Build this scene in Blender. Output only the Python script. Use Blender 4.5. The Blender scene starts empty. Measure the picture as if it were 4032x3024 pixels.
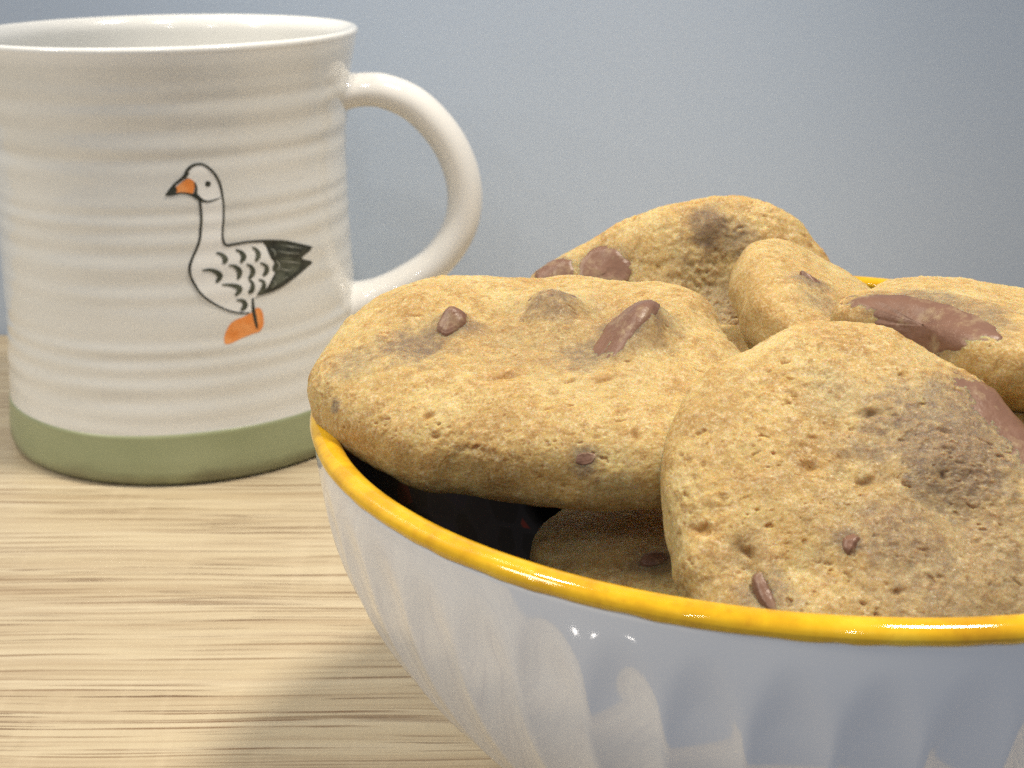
import bpy, bmesh, math
import numpy as np
from mathutils import Vector, Matrix
from mathutils.geometry import delaunay_2d_cdt

scene = bpy.context.scene
COL = scene.collection
PI = math.pi
# ------------------------------------------------------------------ camera
cam_data = bpy.data.cameras.new('camera')
cam = bpy.data.objects.new('camera', cam_data)
COL.objects.link(cam)
pitch, roll = 0.33099, -0.006375
fw = Vector((0, math.cos(pitch), -math.sin(pitch)))
rt = Vector((1, 0, 0)); up = rt.cross(fw)
r2 = rt * math.cos(roll) + up * math.sin(roll)
u2 = -rt * math.sin(roll) + up * math.cos(roll)
m = Matrix.Identity(4)
for i in range(3):
    m[i][0] = r2[i]; m[i][1] = u2[i]; m[i][2] = -fw[i]
m.translation = Vector((0, -0.35026, 0.12876))
cam.matrix_world = m
cam_data.sensor_width = 36.0
cam_data.lens = 49.573
cam_data.clip_start = 0.005
cam_data.clip_end = 50
cam_data.dof.use_dof = True
cam_data.dof.focus_distance = 0.182
cam_data.dof.aperture_fstop = 56
scene.camera = cam
# ------------------------------------------------------------------ world and lamps
world = bpy.data.worlds.new('World'); scene.world = world
world.use_nodes = True
bg = world.node_tree.nodes['Background']
bg.inputs[0].default_value = (0.52, 0.59, 0.73, 1)
bg.inputs[1].default_value = 0.40

def lamp(name, kind, loc, aim, energy, color, size):
    d = bpy.data.lights.new(name, kind); o = bpy.data.objects.new(name, d); COL.objects.link(o)
    o.location = loc
    o.rotation_euler = (Vector(aim) - Vector(loc)).to_track_quat('-Z', 'Y').to_euler()
    d.energy = energy; d.color = color
    if kind == 'AREA':
        d.shape = 'DISK'; d.size = size
    else:
        d.shadow_soft_size = size
    return o
WARM = (1.0, 0.90, 0.75)
# a row of three downlights above the counter; the right hand one throws the bowl's shade to the left
lamp('downlight', 'AREA', (-0.34, -0.04, 0.85), (-0.10, -0.08, 0.0), 1.6, WARM, 0.08)
d = lamp('downlight', 'SPOT', (-0.02, -0.30, 0.60), (-0.005, 0.078, 0.080), 6.5, WARM, 0.03)  # moved and narrowed to make a pool of light on the wall
d.data.spot_size = math.radians(27); d.data.spot_blend = 1.0
d = lamp('downlight', 'SPOT', (0.26, -0.15, 0.85), (0.02, -0.17, 0.0), 26, WARM, 0.075)
d.data.spot_size = math.radians(40); d.data.spot_blend = .6
# larger fill lamp added high on the left to brighten the cookie fronts
lamp('fill_lamp', 'AREA', (-0.95, -0.42, 1.02), (0.0, -0.12, 0.05), 6.6, (1.0, 0.91, 0.75), 0.30)
# two rows of three small ceiling spots in the room behind the camera, to the left
for dx, dy, dz in ((.10, -.87, .48), (-.33, -.83, .45), (-.73, -.54, .41)):
    for k, e in ((1.3, 0.0), (1.5, .16)):
        lamp('room_spot', 'POINT', (-.08 + k * dx, .04 + k * dy, .095 + k * dz + e * 1.6), (0, 0, 0), 2.0, (1.0, 0.94, 0.84), 0.02)
# three small lamps added low in front, only for glints in the bowl's glaze
for ex in (-62, -55, -46):
    a_ = math.radians(ex)
    lamp('glint_lamp', 'POINT', (.008 + .84 * math.sin(a_), -.227 - .84 * math.cos(a_), -.46 - .06 * ((ex + 61) % 12 > 0)), (0, 0, 0), .07, (1.0, 0.93, 0.85), 0.010)
scene.view_settings.view_transform = 'Standard'
scene.view_settings.look = 'None'
scene.view_settings.exposure = 0.08
scene.view_settings.gamma = 1.0
scene.cycles.use_denoising = False
scene.cycles.max_bounces = 8

# ------------------------------------------------------------------ noise
_rng = np.random.RandomState(7)
_perm = _rng.permutation(256); _perm = np.concatenate([_perm, _perm, _perm])
_g = _rng.normal(size=(256, 3)); _g /= np.linalg.norm(_g, axis=1)[:, None]; _g = _g.astype(np.float32)
def noise(P):
    P = np.asarray(P, dtype=np.float32)
    i0 = np.floor(P).astype(np.int64); f = P - i0
    i0 &= 255
    w = f * f * f * (f * (f * 6 - 15) + 10)
    out = np.zeros(len(P), np.float32)
    for dx in (0, 1):
        wx = w[:, 0] if dx else 1 - w[:, 0]
        for dy in (0, 1):
            wy = w[:, 1] if dy else 1 - w[:, 1]
            for dz in (0, 1):
                wz = w[:, 2] if dz else 1 - w[:, 2]
                h = _perm[_perm[_perm[(i0[:, 0] + dx) & 255] + ((i0[:, 1] + dy) & 255)] + ((i0[:, 2] + dz) & 255)]
                g = _g[h]
                out += wx * wy * wz * (g[:, 0] * (f[:, 0] - dx) + g[:, 1] * (f[:, 1] - dy) + g[:, 2] * (f[:, 2] - dz))
    return out * 1.6
def sstep(a, b, x):
    t = np.clip((x - a) / (b - a), 0, 1); return t * t * (3 - 2 * t)
def per(th, ctrl):
    ctrl = np.asarray(ctrl, float); n = len(ctrl)
    x = (th % (2 * PI)) / (2 * PI) * n; i = np.floor(x).astype(int); f = x - i
    a, b, c, d = ctrl[(i - 1) % n], ctrl[i % n], ctrl[(i + 1) % n], ctrl[(i + 2) % n]
    return b + .5 * f * (c - a + f * (2 * a - 5 * b + 4 * c - d + f * (3 * (b - c) + d - a)))

# ------------------------------------------------------------------ mesh helpers
def mesh_from(name, V, F, mats, smooth=True, attrs=None, mat_index=None):
    """V (n,3) metres, F (m,4) or (m,3) int array"""
    me = bpy.data.meshes.new(name)
    V = np.ascontiguousarray(V, np.float32); F = np.ascontiguousarray(F, np.int32)
    k = F.shape[1]
    me.vertices.add(len(V)); me.vertices.foreach_set('co', V.ravel())
    me.loops.add(F.size); me.loops.foreach_set('vertex_index', F.ravel())
    me.polygons.add(len(F))
    me.polygons.foreach_set('loop_start', np.arange(len(F), dtype=np.int32) * k)
    for mt in mats: me.materials.append(mt)
    if mat_index is not None: me.polygons.foreach_set('material_index', np.asarray(mat_index, np.int32))
    me.update(calc_edges=True)
    me.polygons.foreach_set('use_smooth', np.full(len(F), smooth))
    for n, a in (attrs or {}).items():
        at = me.attributes.new(n, 'FLOAT', 'POINT'); at.data.foreach_set('value', np.ascontiguousarray(a, np.float32))
    me.validate()
    return me
def link(name, me, parent=None, loc=None, rot=None):
    o = bpy.data.objects.new(name, me); COL.objects.link(o)
    if parent: o.parent = parent
    if loc is not None: o.location = loc
    if rot is not None: o.rotation_euler = rot
    return o
def tag(o, label=None, cat=None, group=None, kind=None):
    if label: o['label'] = label
    if cat: o['category'] = cat
    if group: o['group'] = group
    if kind: o['kind'] = kind
    return o
def grid_faces(nu, nv, wrap_u=True):
    """verts indexed u*nv+v"""
    us = np.arange(nu if wrap_u else nu - 1); vs = np.arange(nv - 1)
    U, Vv = np.meshgrid(us, vs, indexing='ij'); U2 = (U + 1) % nu
    return np.stack([U * nv + Vv, U2 * nv + Vv, U2 * nv + Vv + 1, U * nv + Vv + 1], -1).reshape(-1, 4)
def lathe(name, prof, n, mats, rfun=None, parent=None, loc=None):
    """prof: list of (r, z); rfun(theta, r, z) -> r"""
    prof = np.asarray(prof, float); th = np.linspace(0, 2 * PI, n, endpoint=False)
    R = np.repeat(prof[None, :, 0], n, 0); Z = np.repeat(prof[None, :, 1], n, 0)
    T = np.repeat(th[:, None], len(prof), 1)
    if rfun is not None: R, Z = rfun(T, R, Z)
    V = np.stack([R * np.cos(T), R * np.sin(T), Z], -1).reshape(-1, 3)
    return link(name, mesh_from(name, V, grid_faces(n, len(prof)), mats), parent, loc)
def tube(pts, rad_a, rad_b, side, nring=20):
    """sweep an ellipse along pts; side = lateral axis vector; rad_a in plane, rad_b lateral"""
    pts = np.asarray(pts, float); side = np.asarray(side, float)
    T = np.gradient(pts, axis=0); T /= np.linalg.norm(T, axis=1)[:, None]
    Nn = np.cross(side[None], T); Nn /= np.linalg.norm(Nn, axis=1)[:, None]
    a = np.linspace(0, 2 * PI, nring, endpoint=False)
    ra = np.broadcast_to(rad_a, len(pts)); rb = np.broadcast_to(rad_b, len(pts))
    V = pts[:, None] + Nn[:, None] * (np.cos(a)[None, :, None] * ra[:, None, None]) + side[None, None] * (np.sin(a)[None, :, None] * rb[:, None, None])
    n = len(pts)
    F = grid_faces(nring, n)  # indexed u*nv+v with u ring
    V = np.transpose(V, (1, 0, 2)).reshape(-1, 3)
    return V, F
def spline(P, n):
    P = np.asarray(P, float); m_ = len(P); t = np.linspace(0, m_ - 1, n); i = np.clip(np.floor(t).astype(int), 0, m_ - 2); f = (t - i)[:, None]
    g = lambda k: P[np.clip(k, 0, m_ - 1)]
    a, b, c, d = g(i - 1), g(i), g(i + 1), g(i + 2)
    return b + .5 * f * (c - a + f * (2 * a - 5 * b + 4 * c - d + f * (3 * (b - c) + d - a)))

# ------------------------------------------------------------------ materials
class NT:
    def __init__(s, name, **kw):
        s.m = bpy.data.materials.new(name); s.m.use_nodes = True
        s.t = s.m.node_tree; s.n = s.t.nodes; s.l = s.t.links
        s.b = s.n['Principled BSDF']
        for k, v in kw.items(): s.set(k, v)
    def set(s, k, v):
        k = k.replace('_', ' ')
        inp = s.b.inputs[k]
        if hasattr(v, 'is_output'): s.l.new(v, inp)
        elif isinstance(v, tuple) and len(v) == 3 and inp.type == 'RGBA': inp.default_value = (*v, 1)
        else: inp.default_value = v
    def node(s, t, ins=None, **props):
        nd = s.n.new(t)
        for k, v in props.items(): setattr(nd, k, v)
        for k, v in (ins or {}).items():
            inp = nd.inputs[k]
            if hasattr(v, 'is_output'): s.l.new(v, inp)
            elif isinstance(v, tuple) and len(v) == 3 and inp.type == 'RGBA': inp.default_value = (*v, 1)
            else: inp.default_value = v
        return nd
    def obj(s, scale=None):
        tc = s.node('ShaderNodeTexCoord').outputs['Object']
        if scale is None: return tc
        mp = s.node('ShaderNodeMapping', {'Vector': tc, 'Scale': scale}); return mp.outputs[0]
    def noise(s, vec, scale, detail=3, rough=.5, dist=0.):
        return s.node('ShaderNodeTexNoise', {'Vector': vec, 'Scale': scale, 'Detail': detail, 'Roughness': rough, 'Distortion': dist}).outputs['Fac']
    def ramp(s, fac, stops, interp='LINEAR'):
        r = s.node('ShaderNodeValToRGB', {'Fac': fac}); e = r.color_ramp.elements; r.color_ramp.interpolation = interp
        while len(e) > 1: e.remove(e[-1])
        for i, (p_, c) in enumerate(stops):
            el = e[0] if i == 0 else e.new(p_)
            el.position = p_; el.color = (*c, 1) if isinstance(c, tuple) else (c, c, c, 1)
        return r.outputs['Color']
    def mix(s, fac, a, b, mode='MIX'):
        nd = s.node('ShaderNodeMix', data_type='RGBA', blend_type=mode)
        for sock, v in ((nd.inputs[0], fac), (nd.inputs[6], a), (nd.inputs[7], b)):
            if hasattr(v, 'is_output'): s.l.new(v, sock)
            elif isinstance(v, tuple): sock.default_value = (*v, 1)
            else: sock.default_value = v
        return nd.outputs[2]
    def math(s, op, a, b=0., clamp=False):
        nd = s.node('ShaderNodeMath', operation=op, use_clamp=clamp)
        for i, v in enumerate((a, b)):
            if hasattr(v, 'is_output'): s.l.new(v, nd.inputs[i])
            else: nd.inputs[i].default_value = v
        return nd.outputs[0]
    def attr(s, name): return s.node('ShaderNodeAttribute', attribute_name=name).outputs['Fac']
    def bump(s, h, strength, dist):
        s.set('Normal', s.node('ShaderNodeBump', {'Height': h, 'Strength': strength, 'Distance': dist}).outputs[0])

# counter: pale oak laminate, grain along x
w = NT('oak_laminate', Roughness=.42)
tc = w.obj()
wob = w.node('ShaderNodeVectorMath', {0: tc, 1: w.node('ShaderNodeVectorMath', {0: w.node('ShaderNodeTexNoise', {'Vector': w.obj((1, 2.2, 1)), 'Scale': 14.0, 'Detail': 1.0}).outputs['Color'], 1: (0.0, 0.006, 0.0)}, operation='MULTIPLY').outputs[0]}, operation='ADD').outputs[0]
def gr(sx, sy, scale, detail=3, rough=.55):
    mp = w.node('ShaderNodeMapping', {'Vector': wob, 'Scale': (sx, sy, 1)}); return w.noise(mp.outputs[0], scale, detail, rough)
band = gr(.02, 1, 150, 4)
fine = gr(.016, 1, 1000, 3, .6)
streak = gr(.014, 1, 760, 4, .65)
patch = gr(.25, 1, 40, 3)
cross = gr(1, .12, 260, 2)
c0 = w.ramp(band, [(.28, (.45, .355, .225)), (.5, (.54, .45, .30)), (.72, (.61, .525, .375))])
c0 = w.mix(w.ramp(fine, [(.42, .38), (.52, 0.)]), c0, (.36, .26, .16))
c0 = w.mix(w.math('MULTIPLY', w.ramp(streak, [(.36, 1.), (.41, 0.)]), w.ramp(patch, [(.36, .05), (.60, .95)])), c0, (.20, .115, .055))
hair2 = gr(.012, 1, 1100, 2, .5)
c0 = w.mix(w.ramp(hair2, [(.36, .8), (.41, 0.)]), c0, (.25, .165, .09))
hair = gr(.018, 1, 1500, 2, .5)
c0 = w.mix(w.math('MULTIPLY', w.ramp(hair, [(.35, 1.), (.385, 0.)]), w.ramp(gr(.2, 1, 60, 2), [(.40, 0.), (.55, 1.)])), c0, (.16, .095, .05))
c0 = w.mix(w.ramp(cross, [(.55, 0.), (.80, .12)]), c0, (.78, .66, .47))
w.set('Base_Color', c0)
w.bump(w.math('ADD', streak, fine), .10, .0006)
M_wood = w.m
# wall
w = NT('blue_grey_paint', Roughness=.30, IOR=1.7)
w.set('Base_Color', w.mix(w.noise(w.obj(), 9, 3), (.43, .52, .65), (.48, .56, .685)))
w.bump(w.noise(w.obj(), 900, 2), .12, .0004)
M_wall = w.m
# mug glaze
w = NT('cream_glaze', Roughness=.16)
n1 = w.noise(w.obj((1, 1, 3.5)), 45, 4, .6)
n2 = w.noise(w.obj((1, 1, 2.0)), 900, 3, .6)
c = w.mix(n1, (.66, .66, .625), (.75, .75, .72)); c = w.mix(w.ramp(n2, [(.55, 0.), (.75, .25)]), c, (.48, .44, .38))
z = w.node('ShaderNodeSeparateXYZ', {0: w.obj()}).outputs[2]
c = w.mix(w.ramp(w.math('MULTIPLY', z, 10.), [(.955, 0.), (.985, .8)]), c, (.86, .86, .83))
w.set('Base_Color', c); w.set('Coat_Weight', .5); w.set('Coat_Roughness', .03)
w.bump(n2, .03, .0003)
M_mug = w.m
w = NT('white_glaze', Base_Color=(.74, .73, .70), Roughness=.06); M_handle = w.m
w = NT('green_glaze', Roughness=.35)
z = w.node('ShaderNodeSeparateXYZ', {0: w.obj()}).outputs[2]
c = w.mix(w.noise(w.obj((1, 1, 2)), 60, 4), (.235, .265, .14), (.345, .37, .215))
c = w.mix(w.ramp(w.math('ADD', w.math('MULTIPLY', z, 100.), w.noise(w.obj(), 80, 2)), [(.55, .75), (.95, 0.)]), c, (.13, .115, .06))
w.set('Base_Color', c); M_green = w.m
# goose print
def flat(name, col, r=.35, var=None):
    w = NT(name, Roughness=r)
    if var: w.set('Base_Color', w.mix(w.ramp(w.noise(w.obj(), 420, 3), [(.35, 0.), (.7, 1.)]), col, var))
    else: w.set('Base_Color', col)
    return w.m
M_pwhite = flat('print_white', (.80, .80, .78)); M_pblack = flat('print_black', (.018, .020, .016), .35, (.05, .055, .04))
M_pgrey = flat('print_grey', (.035, .042, .028), .35, (.11, .12, .09)); M_porange = flat('print_orange', (.78, .25, .05), .35, (.85, .36, .12))
M_pfeather = flat('print_feather', (.30, .31, .27), .35, (.12, .13, .10))
# bowl
w = NT('white_porcelain', Roughness=.07, IOR=2.0)
w.set('Base_Color', w.mix(w.noise(w.obj(), 60, 3), (.70, .70, .70), (.78, .775, .765)))
M_porc = w.m
w = NT('yellow_glaze', Roughness=.07)
n1 = w.noise(w.obj(), 140, 4, .6); n2 = w.noise(w.obj(), 700, 3, .6)
c = w.ramp(n1, [(.30, (.58, .30, .008)), (.5, (.78, .45, .012)), (.68, (.86, .55, .03))])
c = w.mix(w.ramp(n2, [(.55, 0.), (.78, .35)]), c, (.50, .20, .008))
z = w.node('ShaderNodeSeparateXYZ', {0: w.obj()}).outputs[2]
edge = w.math('ADD', w.math('MULTIPLY', w.math('SUBTRACT', z, .06459 - .0014), 1400.), w.math('MULTIPLY', w.noise(w.obj((1, 1, .2)), 260, 3), .9))
c = w.mix(w.ramp(edge, [(.25, 1.), (.80, 0.)]), c, (.66, .60, .47))
w.set('Base_Color', c); M_yellow = w.m
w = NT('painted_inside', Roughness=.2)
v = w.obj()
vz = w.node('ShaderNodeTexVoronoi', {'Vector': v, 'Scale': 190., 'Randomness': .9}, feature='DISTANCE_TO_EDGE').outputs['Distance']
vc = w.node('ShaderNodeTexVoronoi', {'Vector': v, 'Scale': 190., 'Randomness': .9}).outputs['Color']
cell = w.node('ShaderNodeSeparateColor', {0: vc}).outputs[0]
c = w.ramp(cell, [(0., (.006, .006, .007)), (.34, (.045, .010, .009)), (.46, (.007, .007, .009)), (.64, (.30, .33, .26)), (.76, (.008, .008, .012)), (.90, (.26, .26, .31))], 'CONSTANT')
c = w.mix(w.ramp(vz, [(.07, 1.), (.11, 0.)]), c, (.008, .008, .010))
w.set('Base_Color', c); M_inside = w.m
# cookie dough
w = NT('cookie_dough', Roughness=.72)
v = w.obj()
n1 = w.noise(v, 120, 5, .62); n2 = w.noise(v, 1100, 4, .7); n3 = w.noise(v, 480, 5, .65)
c = w.ramp(n1, [(.32, (.40, .24, .078)), (.5, (.50, .342, .124)), (.66, (.565, .43, .18))])
c = w.mix(w.attr('brown'), c, (.50, .30, .085))
c = w.mix(w.ramp(n2, [(.50, 0.), (.68, .65)]), c, (.68, .55, .31))
c = w.mix(w.ramp(n3, [(.35, .6), (.47, 0.)]), c, (.34, .19, .058))
n4 = w.noise(v, 2600, 3, .6)
c = w.mix(w.ramp(n4, [(.54, 0.), (.68, .42)]), c, (.70, .59, .38))
c = w.mix(w.ramp(n4, [(.34, .4), (.44, 0.)]), c, (.28, .165, .06))
c = w.mix(w.attr('pit'), c, (.36, .16, .03))  # brown-orange of light bouncing inside the pits, painted into the colour
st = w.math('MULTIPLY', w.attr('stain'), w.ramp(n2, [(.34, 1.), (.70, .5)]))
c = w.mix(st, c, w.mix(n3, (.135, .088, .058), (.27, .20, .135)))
w.set('Base_Color', c)
w.set('Roughness', w.ramp(n4, [(.45, .72), (.70, .32)]))
w.set('Subsurface_Weight', .7); w.set('Subsurface_Radius', (.0026, .0013, .0005)); w.set('Subsurface_Scale', 1.0)
w.set('Specular_IOR_Level', .35)
w.bump(w.math('ADD', n2, w.noise(v, 2200, 2)), .30, .0003)
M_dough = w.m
w = NT('milk_chocolate', Roughness=.40)
v = w.obj(); n1 = w.noise(v, 500, 4, .6)
c = w.mix(n1, (.165, .077, .045), (.255, .135, .085))
c = w.mix(w.ramp(w.noise(v, 330, 5, .7), [(.54, 0.), (.68, .6)]), c, (.42, .31, .17))
w.set('Base_Color', c)
w.bump(w.noise(v, 1400, 3), .25, .0004)
M_choc = w.m

# ------------------------------------------------------------------ setting
def slab(name, x0, x1, y0, y1, z0, z1, mat, bev=.004):
    bm = bmesh.new(); bmesh.ops.create_cube(bm, size=1)
    for v_ in bm.verts: v_.co = Vector((x0 if v_.co.x < 0 else x1, y0 if v_.co.y < 0 else y1, z0 if v_.co.z < 0 else z1))
    bmesh.ops.bevel(bm, geom=list(bm.edges), offset=bev, segments=3, affect='EDGES', profile=.5)
    me = bpy.data.meshes.new(name); bm.to_mesh(me); bm.free(); me.materials.append(mat)
    return tag(link(name, me), kind='structure')
slab('counter', -1.2, 1.2, -.250, .0777, -.03, 0, M_wood, .003)
slab('wall', -1.2, 1.2, .078, .12, -.03, 1.0, M_wall, .002)

# ------------------------------------------------------------------ mug
MX, MY = -.0833, -.003
mug = tag(bpy.data.objects.new('mug', None), 'cream ribbed ceramic mug with a printed goose and green base band', 'mug')
COL.objects.link(mug); mug.location = (MX, MY, 0); mug.scale = (1, 1, 1)
MZ = [0, 1.2, 3, 6, 12.5, 20, 30, 40, 50, 60, 70, 76, 82, 88, 93, 97, 100]
MR = [43.8, 44.9, 45.5, 45.4, 44.7, 44.0, 43.4, 42.95, 42.7, 42.6, 42.65, 42.9, 43.5, 44.4, 45.3, 46.1, 46.8]
def mug_r(z):      # mm -> mm, with soft throwing rings
    z = np.asarray(z, float); r = np.interp(z, MZ, MR)
    k = sstep(13, 17, z) * (1 - sstep(88, 95, z))
    ph = z / 5.6 + .22 * np.sin(z * .19 + 1) + .10 * np.sin(z * .41)
    amp = .072 + .025 * np.sin(z * .23 + 2.) + .02 * np.sin(z * .61)
    return r + k * amp * np.cos(2 * PI * ph)
zz = np.arange(12.5, 98.6, .4)
outer = [(mug_r(z_), z_) for z_ in zz]
lip = [(46.75, 99.2), (46.5, 99.75), (46.0, 100.0), (45.4, 99.8), (44.9, 99.3)]
inner = [(np.interp(z_, MZ, MR) - 2.6, z_) for z_ in np.arange(98, 8, -1.5)] + [(38, 6), (34, 5), (0.01, 4.6)]
prof = np.array(outer + lip + inner) * .001
def mugwob(T, R, Z):
    P = np.stack([np.cos(T) * 1.1, np.sin(T) * 1.1, Z * 160], -1).reshape(-1, 3)
    nn = noise(P + 5).reshape(T.shape)
    return R + .00016 * nn * (Z > .013), Z
body = lathe('body', prof, 240, [M_mug], mugwob, mug)
bz = [(0.01, 1.0), (36, 1.0), (41, .3), (42.8, 0)] + [(np.interp(z_, MZ, MR), z_) for z_ in (.3, .7, 1.2, 2, 3, 4, 5, 6, 7, 8, 9, 10, 11, 12)] + [(np.interp(12.7, MZ, MR) + .02, 12.9), (43.6, 13.1)]
def bandwob(T, R, Z):
    P = np.stack([np.cos(T) * 1.3, np.sin(T) * 1.3, Z * 0], -1).reshape(-1, 3)
    top = sstep(.008, .0125, Z)
    return R, Z + top * .0006 * noise(P + 9).reshape(T.shape)
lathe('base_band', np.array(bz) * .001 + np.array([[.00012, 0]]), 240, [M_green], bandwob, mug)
hp = spline([(40.5, 84.2), (46, 84.8), (52.5, 84.4), (60.5, 80.5), (67.8, 72), (71.6, 61.5), (70.8, 51), (65, 42), (57, 36.5), (49, 33.0), (40.8, 30.5)], 70)
ha = math.radians(4)
hd = np.array([math.cos(ha), math.sin(ha), 0])
pts3 = hp[:, :1] * hd[None] + np.array([0, 0, 1.])[None] * hp[:, 1:]
tt = np.linspace(0, 1, 70)
flare = 1 + .35 * np.exp(-(tt / .06) ** 2) + .45 * np.exp(-((1 - tt) / .06) ** 2)
V, F = tube(pts3 * .001,   .0039 * (1 + .15 * np.sin(tt * PI)) * flare, .0064 * flare * (1 - .1 * np.sin(tt * PI)), np.array([-hd[1], hd[0], 0]), 28)
link('handle', mesh_from('handle', V, F, [M_handle]), mug)

GF={
 'white':[(12.87, 71.67), (12.68, 72.83), (13.74, 74.11), (15.16, 74.47), (16.4, 74.24), (17.73, 73.05), (18.78, 71.52), (19.52, 69.57), (19.93, 67.21), (20.06, 64.86), (19.87, 62.25), (19.56, 59.63), (19.38, 57.29), (19.99, 55.89), (21.48, 55.81), (23.93, 55.95), (26.45, 55.9), (29.05, 55.58), (29.61, 54.14), (30.44, 51.58), (31.38, 50.2), (31.54, 48.04), (30.35, 46.41), (28.83, 44.53), (27.1, 43.6), (25.38, 42.36), (24.51, 39.55), (22.06, 39.93), (19.41, 40.85), (17.16, 42.19), (14.98, 43.94), (13.4, 45.74), (12.29, 47.93), (11.67, 49.76), (11.66, 51.78), (12.46, 53.79), (13.63, 56.06), (14.3, 58.06), (14.73, 60.37), (15.02, 62.69), (15.03, 65.02), (14.87, 66.63), (13.96, 67.71), (14.02, 70.29)],
 'tail':[(29.05, 55.52), (33.17, 54.86), (36.87, 53.76), (43.15, 51.58), (39.39, 49.79), (43.03, 48.1), (40.4, 46.94), (36.11, 45.33), (32.25, 43.91), (28.73, 43.32), (26.42, 43.35), (27.15, 44.21), (28.83, 44.53), (30.35, 46.41), (31.54, 48.04), (31.38, 50.2), (30.44, 51.58), (29.61, 54.14)],
 'tailgrey':[(30.73, 48.79), (32.32, 50.96), (35.83, 50.63), (38.54, 49.65), (39.21, 47.96), (34.63, 45.93), (30.9, 44.63), (29.69, 44.69), (31.66, 47.4)],
 'bill':[(9.48, 69.07), (11.12, 70.47), (12.85, 71.47), (14.23, 70.51), (13.99, 69.14), (13.49, 68.08), (11.51, 68.5), (9.72, 68.54)],
 'billtip':[(7.74, 67.97), (8.8, 69.1), (9.7, 69.97), (10.33, 69.22), (9.84, 68.39), (8.71, 68.01)],
 'foot':[(17.91, 33.37), (18.24, 35.62), (19.93, 37.99), (22.58, 38.82), (24.5, 39.43), (26.19, 40.44), (27.34, 39.42), (27.46, 36.47), (26.39, 34.81), (24.38, 34.48), (21.53, 33.77), (19.07, 33.06)],
 'eye':[(17.64, 69.93), (17.54, 69.64), (17.29, 69.44), (16.97, 69.38), (16.67, 69.49), (16.46, 69.72), (16.4, 70.03), (16.5, 70.33), (16.74, 70.53), (17.06, 70.59), (17.37, 70.48), (17.58, 70.24)],
}
GS=[
 ([(12.03, 71.52), (12.7, 73.11), (13.74, 74.11), (15.16, 74.5), (16.4, 74.27), (17.74, 73.16), (18.92, 71.5), (19.67, 69.55), (19.99, 67.2), (20.12, 64.86), (19.93, 62.24), (19.56, 59.63), (19.38, 57.29), (19.99, 55.89), (21.78, 55.83), (24.87, 55.97), (28.07, 55.73), (31.42, 55.21), (34.99, 54.4), (38.84, 53.08), (43.15, 51.64)],[0.72, 0.72, 0.6, 0.48, 0.48, 0.51, 0.54, 0.57, 0.48, 0.42, 0.42, 0.42, 0.48, 0.54, 0.54, 0.51, 0.54, 0.6, 0.66, 0.54, 0.24]),
 ([(13.96, 67.65), (14.87, 66.63), (15.03, 65.02), (15.05, 62.69), (14.76, 60.37), (14.36, 58.06), (13.63, 56.06), (12.46, 53.79), (11.66, 51.78), (11.66, 49.7), (12.28, 47.87), (13.39, 45.68), (14.97, 43.88), (17.15, 42.13), (19.41, 40.79), (21.75, 39.92), (24.2, 39.54)],[0.48, 0.6, 0.54, 0.54, 0.54, 0.54, 0.54, 0.54, 0.6, 0.54, 0.54, 0.48, 0.45, 0.42, 0.39, 0.39, 0.3]),
 ([(13.86, 68.15), (15.02, 66.76), (16.39, 66.13), (17.83, 66.24), (19.54, 66.66)],[1.02, 0.84, 0.42, 0.3, 0.15]),
 ([(14.18, 70.51), (14.42, 69.26), (14.02, 67.64)],[0.3, 0.54, 0.78]),
 ([(7.74, 67.97), (8.8, 69.16), (10.01, 70.39), (11.47, 71.46), (12.95, 72.81)],[0.18, 0.48, 0.54, 0.66, 0.78]),
 ([(7.74, 67.97), (9.27, 68.1), (11.22, 68.28), (13.14, 67.88), (14.47, 67.03)],[0.18, 0.42, 0.39, 0.54, 0.78]),
 ([(25.26, 42.83), (25.21, 40.24), (25.46, 37.74), (25.75, 35.6)],[0.42, 0.78, 0.78, 0.42]),
 ([(17.67, 54.36), (18.94, 53.78), (19.59, 52.66), (19.03, 51.83)],[0.24, 0.66, 1.02, 0.48]),
 ([(22.14, 54.59), (23.31, 53.85), (23.88, 52.72), (22.98, 51.55)],[0.24, 0.66, 1.02, 0.48]),
 ([(26.04, 54.67), (27.1, 53.77), (27.43, 52.51), (26.59, 51.34)],[0.24, 0.66, 1.02, 0.48]),
 ([(20.23, 51.24), (21.7, 50.76), (22.68, 49.27), (22.07, 47.76)],[0.24, 0.66, 1.02, 0.48]),
 ([(24.34, 51.0), (25.53, 50.08), (25.77, 48.68), (24.69, 47.54)],[0.24, 0.66, 1.02, 0.48]),
 ([(27.69, 50.81), (29.11, 49.82), (29.28, 48.58), (28.26, 47.62)],[0.24, 0.66, 1.02, 0.48]),
 ([(14.21, 50.68), (16.36, 50.53), (18.14, 49.09), (17.15, 47.64)],[0.24, 0.66, 1.02, 0.48]),
 ([(18.41, 46.96), (20.76, 46.52), (22.38, 45.48), (21.24, 44.13)],[0.24, 0.66, 1.02, 0.48]),
 ([(24.67, 47.33), (25.45, 46.31), (25.2, 44.83), (24.27, 44.3)],[0.24, 0.66, 1.02, 0.48]),
 ([(27.05, 46.97), (28.23, 46.16), (27.94, 44.68), (26.76, 43.51)],[0.24, 0.66, 1.02, 0.48]),
 ([(21.39, 42.96), (22.83, 42.6), (23.35, 41.45), (22.26, 40.45)],[0.24, 0.66, 1.02, 0.48]),
]
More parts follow.
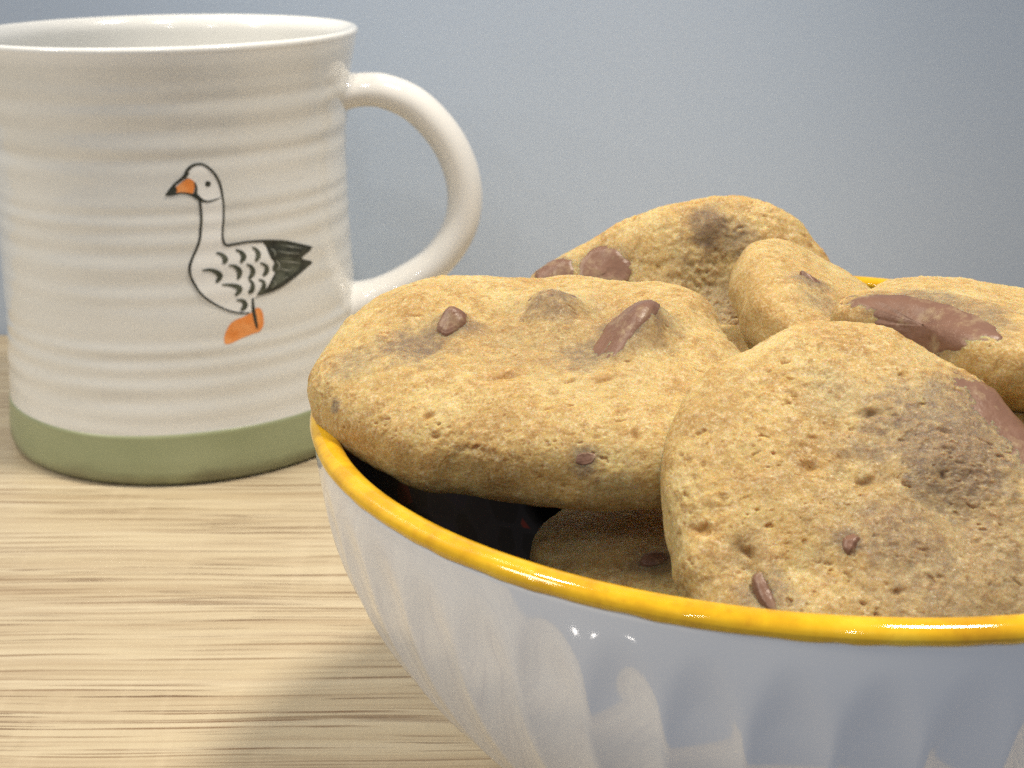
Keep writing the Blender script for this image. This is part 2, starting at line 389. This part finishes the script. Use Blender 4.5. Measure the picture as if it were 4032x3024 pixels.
TS=[
 ([(33.11, 54.02), (36.04, 53.2), (39.59, 52.07)],[0.09, 0.36, 0.12]),
 ([(32.47, 52.76), (35.16, 51.83), (38.66, 51.02)],[0.09, 0.39, 0.12]),
 ([(32.81, 50.26), (35.73, 49.57), (38.86, 48.65)],[0.12, 0.36, 0.09]),
 ([(32.15, 48.85), (34.8, 47.75), (36.72, 47.53)],[0.09, 0.36, 0.12]),
 ([(31.46, 47.13), (33.16, 46.05), (34.85, 46.2)],[0.09, 0.36, 0.12]),
 ([(30.77, 53.65), (31.74, 52.58), (31.5, 51.71)],[0.12, 0.42, 0.12]),
 ([(31.77, 50.75), (32.73, 49.36), (32.09, 48.25)],[0.12, 0.42, 0.15]),
 ([(30.67, 46.05), (31.31, 45.32), (30.19, 44.45)],[0.12, 0.36, 0.12]),
]

def on_mug(u, z, off):
    th = np.asarray(u) / 42.5 - PI / 2; r = mug_r(z) + off
    return np.stack([r * np.cos(th), r * np.sin(th), np.asarray(z, float)], -1) * .001
def smooth_closed(P, n=4):
    P = np.asarray(P, float); N = len(P); t = np.arange(N * n) / n
    i = np.floor(t).astype(int); f = (t - i)[:, None]; g = lambda k: P[k % N]
    a, b, c, d = g(i - 1), g(i), g(i + 1), g(i + 2)
    return b + .5 * f * (c - a + f * (2 * a - 5 * b + 4 * c - d + f * (3 * (b - c) + d - a)))
def fill(poly, off, step=.6):
    P = smooth_closed(poly, 3)
    lo, hi = P.min(0), P.max(0)
    gx, gy = np.meshgrid(np.arange(lo[0], hi[0], step) + .013, np.arange(lo[1], hi[1], step) + .017)
    pts = [Vector(q) for q in P] + [Vector((x, y)) for x, y in zip(gx.ravel(), gy.ravel())]
    n = len(P)
    vs, es, fs, *_ = delaunay_2d_cdt(pts, [(i, (i + 1) % n) for i in range(n)], [], 0, 1e-5)
    vs = np.array([tuple(q) for q in vs])
    # keep triangles inside
    F = np.array([f for f in fs if len(f) == 3])
    cen = vs[F].mean(1); ins = np.zeros(len(cen), bool)
    for i in range(n):
        a, b = P[i], P[(i + 1) % n]
        c_ = (a[1] > cen[:, 1]) != (b[1] > cen[:, 1])
        with np.errstate(divide='ignore', invalid='ignore'):
            xx = (b[0] - a[0]) * (cen[:, 1] - a[1]) / (b[1] - a[1]) + a[0]
        ins ^= c_ & (cen[:, 0] < xx)
    return on_mug(vs[:, 0], vs[:, 1], off), F[ins]
def ribbon(P, W, off):
    n = (len(P) - 1) * 6 + 1
    c_ = spline(P, n); w_ = spline(np.asarray(W, float)[:, None], n)[:, 0] * .5
    T = np.gradient(c_, axis=0); T /= np.linalg.norm(T, axis=1)[:, None] + 1e-9
    Nn = np.stack([-T[:, 1], T[:, 0]], -1)
    L = c_ + Nn * w_[:, None]; R = c_ - Nn * w_[:, None]
    ts = np.linspace(0, 1, 4)
    grid = L[:, None] * (1 - ts)[None, :, None] + R[:, None] * ts[None, :, None]
    q = grid.reshape(-1, 2)
    F = []
    for i in range(n - 1):
        for j in range(3):
            a = i * 4 + j; F += [(a, a + 1, a + 5), (a, a + 5, a + 4)]
    return on_mug(q[:, 0], q[:, 1], off), np.array(F)
def print_part(name, pieces, mat, parent):
    Vs, Fs, o = [], [], 0
    for V_, F_ in pieces: Vs.append(V_); Fs.append(F_ + o); o += len(V_)
    return link(name, mesh_from(name, np.concatenate(Vs), np.concatenate(Fs), [mat]), parent)
gp = print_part('goose_print', [fill(GF['white'], .10)], M_pwhite, mug)
print_part('tail', [fill(GF['tail'], .16)], M_pblack, gp)
print_part('tail_shading', [fill(GF['tailgrey'], .20)], M_pgrey, gp)
print_part('bill', [fill(GF['bill'], .14)], M_porange, gp)
print_part('foot', [fill(GF['foot'], .14)], M_porange, gp)
print_part('eye', [fill(GF['eye'], .2)], M_pblack, gp)
print_part('tail_feathers', [ribbon(P, W, .24) for P, W in TS], M_pfeather, gp)
print_part('outline', [fill(GF['billtip'], .18)] + [ribbon(P, W, .22) for P, W in GS[:7]], M_pblack, gp)
print_part('feather_marks', [ribbon(P, [q * 1.25 for q in W], .24) for P, W in GS[7:]], M_pgrey, gp)

# ------------------------------------------------------------------ bowl
BX, BY, BR, BZ = .03924, -.16994, .06602, .06459
bowl = tag(bpy.data.objects.new('bowl', None), 'white fluted porcelain bowl with a yellow rim holding the cookies', 'bowl')
COL.objects.link(bowl); bowl.location = (BX, BY, 0)
def bowl_r(z):
    u = np.clip(np.asarray(z, float) / BZ, 0, 1)
    return .020 + (BR - .0004 - .020) * (1 - (1 - u) ** 2.25) ** (1 / .9)
NF = 48
zs = np.concatenate([np.linspace(.003, .02, 20), np.linspace(.0206, BZ - .0012, 100)])
oprof = [(.0, .0030), (.019, .0030), (.0195, 0.0), (.0235, 0.0), (.0240, .0028)] + [(max(float(bowl_r(z_)), .0243), z_) for z_ in zs[1:]] + [(.0650, BZ - .0006), (.0640, BZ - .0004)]
def flute(T, R, Z):
    zt = BZ - .0035
    env = sstep(.004, .014, Z)
    ph = (T * NF / (2 * PI) + (Z / BZ) * .0)
    cell = np.abs((ph % 1) - .5) * 2                 # 0 centre of the flute, 1 on the ridge
    topz = zt - .0050 * cell ** 2.2                     # rounded flute heads
    head = 1 - sstep(-.0080, .0006, Z - topz)
    d = (1 - cell ** 2.0)
    var = noise(np.stack([np.cos(T) * 9, np.sin(T) * 9, Z * 60], -1).reshape(-1, 3)).reshape(T.shape)
    return R - env * head * d * .00065 + .00012 * var * env, Z
lathe('body', oprof, NF * 14, [M_porc], flute, bowl)
iz = np.linspace(.006, BZ - .001, 60)
iprof = [(.0005, .0055)] + [(max(float(bowl_r(z_)) - .0030, .001), z_ + .001) for z_ in iz[:-3]] + [(BR - .0032, BZ - .0012)]
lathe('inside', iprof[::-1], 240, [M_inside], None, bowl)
# rolled yellow rim
na = 22; aa = np.linspace(0, 2 * PI, na + 1)
rp = [(BR - .00160 + .00165 * math.cos(a), BZ - .0002 + .00125 * math.sin(a)) for a in aa]
def rimwob(T, R, Z):
    nn = noise(np.stack([np.cos(T) * 5, np.sin(T) * 5, 0 * T], -1).reshape(-1, 3)).reshape(T.shape)
    n2_ = noise(np.stack([np.cos(T) * 22, np.sin(T) * 22, 0 * T + 3], -1).reshape(-1, 3)).reshape(T.shape)
    low = sstep(0, .0012, BZ - Z)
    return R + .00015 * nn, Z + .00012 * nn - low * .00022 * n2_
lathe('rim', rp, 480, [M_yellow], rimwob, bowl)

# ------------------------------------------------------------------ cookies
SE = .72
def cookie(name, label, c, r, R, ht, hb, seed, nth, nph, stains=(), lumps=(), chips=(), cracks=(), pits=45, edge_brown=.6, plates=(), holes=(), rough=1.0, group='cookies piled in the bowl'):
    """R control radii in mm round the edge; features in mm on the cookie's own top"""
    rng = np.random.RandomState(seed)
    # rim-to-rim parameter with even arc length
    ph0 = np.linspace(0, PI, 2000); Rm = np.mean(R)
    pr = Rm * np.sin(ph0) ** SE; pz = np.where(ph0 < PI / 2, ht, hb) * np.sign(np.cos(ph0)) * np.abs(np.cos(ph0)) ** SE
    s = np.concatenate([[0], np.cumsum(np.hypot(np.diff(pr), np.diff(pz)))])
    ph = np.interp(np.linspace(0, s[-1], nph), s, ph0)
    ph[0] = 1e-4; ph[-1] = PI - 1e-4
    th = np.linspace(0, 2 * PI, nth, endpoint=False)
    Rt = per(th, R)[:, None]; cs = np.cos(ph)[None]; sn = np.sin(ph)[None] ** SE
    X = Rt * sn * np.cos(th)[:, None]; Y = Rt * sn * np.sin(th)[:, None]
    Z = np.where(cs > 0, ht, hb) * np.sign(cs) * np.abs(cs) ** SE + 0 * Rt
    P = np.stack([X, Y, Z], -1)
    def normals(P):
        du = np.roll(P, -1, 0) - np.roll(P, 1, 0); dv = np.gradient(P, axis=1)
        n = np.cross(dv, du); l = np.linalg.norm(n, axis=-1, keepdims=True)
        n = n / np.maximum(l, 1e-9)
        n[:, 0] = (0, 0, 1); n[:, -1] = (0, 0, -1)
        return n
    N = normals(P)
    Pf = P.reshape(-1, 3); off = rng.uniform(0, 200, 3)
    Q = Pf + off
    top = sstep(-.2, .5, N[..., 2]).ravel()
    d = .60 * noise(Q / 9.5) + .28 * noise(Q / 4.6) + .09 * noise(Q / 2.2)
    # raised lumps where chocolate is buried
    stain = np.zeros(len(Pf))
    wv = noise(Q / 3.1) * .25 + noise(Q / 1.2) * .22
    topmask = np.where(Pf[:, 2] > -hb * .75)[0]
    def zat(x, y):
        k = topmask[np.argmin((Pf[topmask, 0] - x) ** 2 + (Pf[topmask, 1] - y) ** 2 - .02 * Pf[topmask, 2])]
        return Pf[k, 2]
    for (x, y, rad, h, *ae) in lumps:
        an, el = ae if len(ae) == 2 else (0, 1)
        ex, ey = Pf[:, 0] - x, Pf[:, 1] - y
        dd = np.hypot((ex * math.cos(an) + ey * math.sin(an)) / el, -ex * math.sin(an) + ey * math.cos(an)) / rad
        g = np.exp(-dd ** 2 * 1.6) * (Pf[:, 2] > -1)
        d = d + h * g
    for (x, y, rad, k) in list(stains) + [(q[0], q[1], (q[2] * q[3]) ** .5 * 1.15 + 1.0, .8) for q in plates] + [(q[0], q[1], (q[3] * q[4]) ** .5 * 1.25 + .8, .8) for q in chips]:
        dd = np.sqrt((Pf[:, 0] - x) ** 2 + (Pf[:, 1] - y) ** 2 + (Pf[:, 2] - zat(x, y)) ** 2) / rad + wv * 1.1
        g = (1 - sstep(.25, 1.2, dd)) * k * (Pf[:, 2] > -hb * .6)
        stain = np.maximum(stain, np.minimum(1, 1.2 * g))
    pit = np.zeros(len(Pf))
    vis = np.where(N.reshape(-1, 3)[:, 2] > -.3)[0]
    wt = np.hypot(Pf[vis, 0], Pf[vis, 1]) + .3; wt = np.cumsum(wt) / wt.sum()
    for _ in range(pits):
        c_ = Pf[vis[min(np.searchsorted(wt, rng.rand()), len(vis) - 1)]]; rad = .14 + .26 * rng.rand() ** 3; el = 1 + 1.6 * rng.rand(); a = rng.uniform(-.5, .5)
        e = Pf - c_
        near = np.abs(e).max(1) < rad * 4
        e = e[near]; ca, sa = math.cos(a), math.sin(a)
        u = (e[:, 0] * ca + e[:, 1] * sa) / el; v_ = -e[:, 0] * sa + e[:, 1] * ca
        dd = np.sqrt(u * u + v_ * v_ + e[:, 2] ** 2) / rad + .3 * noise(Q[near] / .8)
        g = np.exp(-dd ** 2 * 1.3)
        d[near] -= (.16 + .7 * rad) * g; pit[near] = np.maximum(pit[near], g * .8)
    for pl, wid, dep in cracks:
        for (x0, y0), (x1, y1) in zip(pl[:-1], pl[1:]):
            ex, ey = x1 - x0, y1 - y0; L2 = ex * ex + ey * ey
            t = np.clip(((Pf[:, 0] - x0) * ex + (Pf[:, 1] - y0) * ey) / L2, 0, 1)
            dd = np.hypot(Pf[:, 0] - x0 - t * ex, Pf[:, 1] - y0 - t * ey) / wid + .7 * np.abs(noise(Q / 1.1))
            g = np.exp(-dd ** 2 * 1.2) * (Pf[:, 2] > 0)
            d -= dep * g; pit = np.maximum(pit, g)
    for (x, y, rad, el, an, dep) in holes:
        ex, ey = Pf[:, 0] - x + .5 * noise(Q / 1.6), Pf[:, 1] - y + .4 * noise(Q / 1.1 + 9)
        dd = np.hypot((ex * math.cos(an) + ey * math.sin(an)) / el, -ex * math.sin(an) + ey * math.cos(an)) / rad
        g = np.exp(-dd ** 2) * (Pf[:, 2] > -hb * .5)
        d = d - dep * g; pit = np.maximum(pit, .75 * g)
    # crumb
    crumb = .5 + .5 * noise(Q / 7 + 90)
    f0 = noise(Q * (.8, 1.1, 1.1) / 1.9 + 12); crumb2 = sstep(.40, .72, crumb) * top; f1 = noise(Q / 1.05); f2 = noise(Q / .52); f3 = noise(Q / .30)
    rg = .35 + .65 * top * (.15 + 1.5 * np.clip(crumb, 0, 1) ** 1.5)
    por = sstep(.34, .60, noise(Q * (.6, 1.1, 1.3) / .72 + 33)) * sstep(.12, .55, noise(Q / 3.8 + 50)) * (.25 + .75 * top)
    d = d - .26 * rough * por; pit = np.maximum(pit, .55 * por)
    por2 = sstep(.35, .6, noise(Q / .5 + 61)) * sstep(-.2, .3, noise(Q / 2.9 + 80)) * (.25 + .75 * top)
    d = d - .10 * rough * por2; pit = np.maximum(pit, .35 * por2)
    d = d + .10 * rough * sstep(.25, .6, noise(Q / .8 + 70)) * np.clip(crumb, 0, 1) * top
    d = d + rough * rg * ((.12 + .05 * crumb2) * f1 + .09 * crumb2 * f0 - .05 * np.maximum(0, .5 - 2.2 * np.abs(f2 + .25 * f1)) + .035 * f2 + .045 * f3)
    P2 = P + N * d.reshape(nth, nph, 1)
    brown = edge_brown * (1 - sstep(.25, .85, np.abs(N[..., 2]))).ravel() * (.6 + .6 * noise(Q / 5 + 11))
    brown = np.clip(brown + .25 * noise(Q / 6 + 30), 0, 1)
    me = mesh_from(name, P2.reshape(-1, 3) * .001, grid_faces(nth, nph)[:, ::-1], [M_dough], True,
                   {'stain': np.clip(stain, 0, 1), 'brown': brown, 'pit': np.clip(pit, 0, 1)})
    rot_ = Matrix.Rotation(r[1], 3, 'Y') @ Matrix.Rotation(r[0], 3, 'X')
    o = link(name, me, None, c, rot_.to_euler())
    tag(o, label, 'cookie', group)
    # chocolate pieces: (x, y, z, a, b, c half sizes, heading, tip about x, tip about y, boxiness)
    for i, (x, y, z, a, b, cc, hd_, tx, ty, e, ev) in enumerate(chips):
        nu, nv = 64, 34
        uu = np.linspace(0, 2 * PI, nu, endpoint=False); vv = np.linspace(1e-3, PI - 1e-3, nv)
        sg = lambda q, e_: np.sign(q) * np.abs(q) ** e_
        xx = a * sg(np.cos(uu), e)[:, None] * sg(np.sin(vv), ev)[None]
        yy = b * sg(np.sin(uu), e)[:, None] * sg(np.sin(vv), ev)[None]
        z_ = cc * sg(np.cos(vv), ev)[None] + 0 * xx
        p_ = np.stack([xx, yy, z_], -1).reshape(-1, 3)
        if ev < .75 or e < .9:
            p_[:, 1] *= 1 + .35 * p_[:, 0] / a
        for _ in range(9):
            nv_ = rng.normal(size=3); nv_ /= np.linalg.norm(nv_)
            hh = np.sqrt(((nv_ * (a, b, cc)) ** 2).sum()) * rng.uniform(.72, .95)
            p_ -= np.maximum(0, p_ @ nv_ - hh)[:, None] * nv_ * .92
        q_ = p_ + off + i * 17
        rr = 1 + (.10 * noise(q_ / 2.6) + .05 * noise(q_ / .9))
        p_ = p_ * rr[:, None] + .05 * noise(q_ / .4)[:, None]
        M = Matrix.Translation(Vector((x, y, z)) * .001) @ Matrix.Rotation(hd_, 4, 'Z') @ Matrix.Rotation(tx, 4, 'X') @ Matrix.Rotation(ty, 4, 'Y')
        ch = link('chocolate_chunk', mesh_from('chocolate_chunk', p_ * .001, grid_faces(nu, nv)[:, ::-1], [M_choc]), o)
        ch.matrix_parent_inverse = Matrix.Identity(4)
        ch.matrix_basis = M
    # flat pieces lying level in the dough: (x, y, half length, half width, heading, lift, slope, slope direction)
    for i, (x, y, a, b, hd_, lift, slope, sd) in enumerate(plates):
        P2f = P2.reshape(-1, 3)
        c_ = np.array([x, y, zat(x, y)]); k = np.argmin(((Pf - c_) ** 2).sum(1))
        n_ = N.reshape(-1, 3)[k]; c_ = P2f[k]
        t1 = np.array([math.cos(hd_), math.sin(hd_), 0]); t1 = t1 - n_ * (t1 @ n_); t1 /= np.linalg.norm(t1); t2 = np.cross(n_, t1)
        L = P2f - c_; near = (np.abs(L).max(1) < 1.5 * max(a, b)) & (N.reshape(-1, 3) @ n_ > .1)
        L = L[near][::3]; u_, v_, h_ = L @ t1, L @ t2, L @ n_
        nu, nr = 72, 18
        uu = np.linspace(0, 2 * PI, nu, endpoint=False); rr = np.linspace(.02, 1, nr)
        out = 1 + .20 * noise(np.stack([np.cos(uu) * 1.4 + 7 * i, np.sin(uu) * 1.4, 0 * uu + seed], -1)) + .05 * noise(np.stack([np.cos(uu) * 5 + 7 * i, np.sin(uu) * 5, 0 * uu + seed], -1))
        gu = (a * np.cos(uu) * out)[:, None] * rr[None]; gv = (b * np.sin(uu) * out)[:, None] * rr[None]
        H = np.empty(gu.shape)
        for q in range(nu):
            dd = (gu[q][:, None] - u_[None]) ** 2 + (gv[q][:, None] - v_[None]) ** 2
            H[q] = h_[np.argmin(dd, 1)]
        for _ in range(6):
            H = (H + np.roll(H, 1, 0) + np.roll(H, -1, 0)) / 3
            H[:, 1:-1] = (H[:, :-2] + H[:, 1:-1] + H[:, 2:]) / 3
        H += lift + slope * (gu / a * math.cos(sd) + gv / b * math.sin(sd)) + .06 * noise(np.stack([gu / 1.3, gv / 1.3, 0 * gu + i], -1).reshape(-1, 3)).reshape(gu.shape)
        edge = -.25 * sstep(.80, 1, rr)[None]
        top_ = c_ + gu[..., None] * t1 + gv[..., None] * t2 + (H + edge)[..., None] * n_
        bot_ = c_ + .97 * (gu[..., None] * t1 + gv[..., None] * t2) + (H - 1.6)[..., None] * n_
        side = .5 * (top_[:, -1:] + bot_[:, -1:]) + .02 * (gu[:, -1:, None] * t1 + gv[:, -1:, None] * t2)
        V_ = np.concatenate([top_, side, bot_[:, ::-1]], 1)
        link('chocolate_chunk', mesh_from('chocolate_chunk', V_.reshape(-1, 3) * .001, grid_faces(nu, V_.shape[1]), [M_choc]), o)
    return o

cookie('cookie', 'domed cookie resting on the left side of the rim, chocolate ridge standing up on it', (.00263, -.18016, .06905), (.189, -.043),
       [27.33, 27.19, 31.0, 28.06, 26.63, 31.62, 32.09, 29.76, 28.52, 24.34, 22.04, 19.66, 20.23, 24.74, 31.18, 29.13], 7.5, 7.5, 3, 900, 420,
       stains=[(13, 2, 6.5, .7), (7.0, -2.5, 6.5, .75), (3.1, 8.4, 5.5, .65), (-10, 5, 5.0, .7), (-14.5, 2.0, 6.5, .85), (4, 2, 14, .30), (-22.4, .6, 4.5, .6), (5.4, -21.5, 2.0, .95), (-24.5, -6, 1.3, .9)],
       lumps=[(14.2, .9, 4.0, 4.2, 1.12, 1.9), (3.1, 9.0, 4.2, 2.6), (-10, 6.4, 2.8, 2.0), (-14, 16, 7, 1.4), (6, -1, 5, -.8), (-3, 0, 8, -1.2), (22, 12, 7, 1.4), (22, 2, 6, .9), (19.5, 4.5, 1.0, -.7, -.45, 4.5), (-13.5, 1.5, 4, -1.0), (9, 7.5, 3, -1.1), (-5.5, 9.5, 3.5, -1.0), (6.5, -4.5, 3.5, -.8), (-19, 6, 3.5, .6)],
       holes=[(-3.6, -7.4, .8, 2.6, .05, .8), (4.5, -9.5, .4, 2, .2, .4), (8.5, -9.8, .45, 2, .3, .4), (-12.5, -13.2, .5, 1.3, 1.2, .5), (-7.5, -21, .5, 1.8, 1.2, .5), (11.5, -19.5, .5, 2.2, 1.0, .5)],
       plates=[(12.0, .6, 7.6, 3.0, 1.10, .30, .45, 0), (-9.9, 5.2, 2.1, 1.5, .6, .5, 0, 0), (5.6, -21.2, 1.3, .8, .2, .1, 0, 0), (3.4, 9.2, 4.2, 2.6, .2, -.15, .25, 1.5)], pits=14)
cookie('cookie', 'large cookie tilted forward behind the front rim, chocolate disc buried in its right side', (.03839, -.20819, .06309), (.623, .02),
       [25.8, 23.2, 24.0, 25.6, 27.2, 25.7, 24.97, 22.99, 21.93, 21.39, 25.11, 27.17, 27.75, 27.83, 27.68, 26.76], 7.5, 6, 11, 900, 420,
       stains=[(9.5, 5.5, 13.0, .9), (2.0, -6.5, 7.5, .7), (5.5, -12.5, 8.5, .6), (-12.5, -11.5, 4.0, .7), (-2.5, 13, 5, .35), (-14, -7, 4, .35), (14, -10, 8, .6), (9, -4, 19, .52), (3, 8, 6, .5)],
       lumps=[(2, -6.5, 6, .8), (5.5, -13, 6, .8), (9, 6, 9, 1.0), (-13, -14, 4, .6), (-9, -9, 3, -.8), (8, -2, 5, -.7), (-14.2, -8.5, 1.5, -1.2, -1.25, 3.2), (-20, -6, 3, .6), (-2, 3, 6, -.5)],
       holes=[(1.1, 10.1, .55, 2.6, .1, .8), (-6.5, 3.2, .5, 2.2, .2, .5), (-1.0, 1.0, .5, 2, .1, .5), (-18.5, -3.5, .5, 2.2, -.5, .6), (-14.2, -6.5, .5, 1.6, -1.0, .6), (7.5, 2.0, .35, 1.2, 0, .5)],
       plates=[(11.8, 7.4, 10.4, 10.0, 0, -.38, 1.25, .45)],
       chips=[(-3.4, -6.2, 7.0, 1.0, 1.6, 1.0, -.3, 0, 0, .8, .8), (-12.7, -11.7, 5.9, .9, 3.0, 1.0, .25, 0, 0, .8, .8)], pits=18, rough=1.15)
cookie('cookie', 'tallest cookie standing upright at the back of the bowl, chocolate drops on its left edge', (.03063, -.12606, .05758), (1.148, .013),
       [27.25, 26.96, 27.49, 27.65, 25.46, 24.46, 25.5, 30.08, 29.22, 28.02, 27.51, 27.43, 27.47, 27.5, 27.51, 27.45], 6, 6, 21, 420, 200,
       stains=[(2.2, 19.5, 5, .85), (6.5, 17.5, 4.5, .7), (0, 12, 8, .4), (5, 6, 10, .6), (-4, 9, 6, .35)],
       lumps=[(2.2, 21, 4, .9), (3, 10, 7, -1.8), (-16, 13, 5, .2)],
       plates=[(-15.6, 11.6, 4.4, 5.0, 0, .25, 0, 0), (-24.0, 12.2, 3.6, 4.0, 0, .22, 0, 0)], pits=30, rough=1.5)
cookie('cookie', 'small smooth cookie with rounded left edge leaning before the tall upright one', (.04606, -.14951, .06845), (.14, .522),
       [21.4, 21.0, 19.8, 20.2, 21.14, 20.85, 18.02, 15.24, 14.05, 14.73, 17.45, 19.51, 20.14, 20.15, 20.07, 20.02], 6.5, 7, 33, 380, 180,
       stains=[(-6.5, -4.5, 4.5, .8), (-5, -9, 4.5, .6)], lumps=[(-7, -4, 3, .5)],
       chips=[(-7.1, -3.8, 6.3, 1.8, .7, .7, -.5, 0, 0, .8, .8)], pits=16, edge_brown=.9, rough=.7)
cookie('cookie', 'cookie at the right border of the photo, long chocolate slab along its near edge', (.0663, -.16292, .07125), (-.122, .152),
       [24.9, 24.47, 23.18, 24.76, 25.62, 22.45, 18.94, 18.01, 17.53, 26.36, 22.5, 28.8, 29.2, 26.8, 25.14, 24.91], 6.3, 7.5, 47, 480, 220,
       stains=[(-15, -14, 7, .8), (-10, -20, 6, .7), (-20, -12, 4, .7)], lumps=[(-14, -14, 6, .8)],
       plates=[(-14.9, -17.4, 10.5, 3.6, -.95, .25, .2, 1.5)], pits=25, rough=.9)
cookie('cookie', 'shaded cookie lying deep in the bowl under the domed cookie', (.030, -.186, .0465), (.05, -.05), [28, 27.5, 28, 28.4, 28, 27, 28, 28.5], 7, 6, 55, 320, 150,
       stains=[(-12.4, -7.8, 4.5, .7), (-17, -9, 3, .3)], chips=[(-12.6, -7.8, 6.6, 1.6, 1.2, 1.0, .3, 0, 0, .8, .8)], pits=20, rough=.8)
cookie('cookie', 'half hidden cookie low in the gap between the domed and the small smooth cookie', (.040, -.147, .056), (.1, .1), [22, 21.5, 22, 22.4, 22, 21, 22, 22.5], 6, 6, 66, 280, 120,
       stains=[(-9, -8, 9, .5)], pits=10, rough=.6)
cookie('cookie', 'low cookie in the shade under the one at the right border', (.074, -.194, .0605), (.32, .05), [19, 18.5, 19, 19.4, 19, 18, 19, 19.5], 6, 6, 77, 280, 120,
       stains=[(-4, 2, 8, .4)], pits=12, rough=.8)
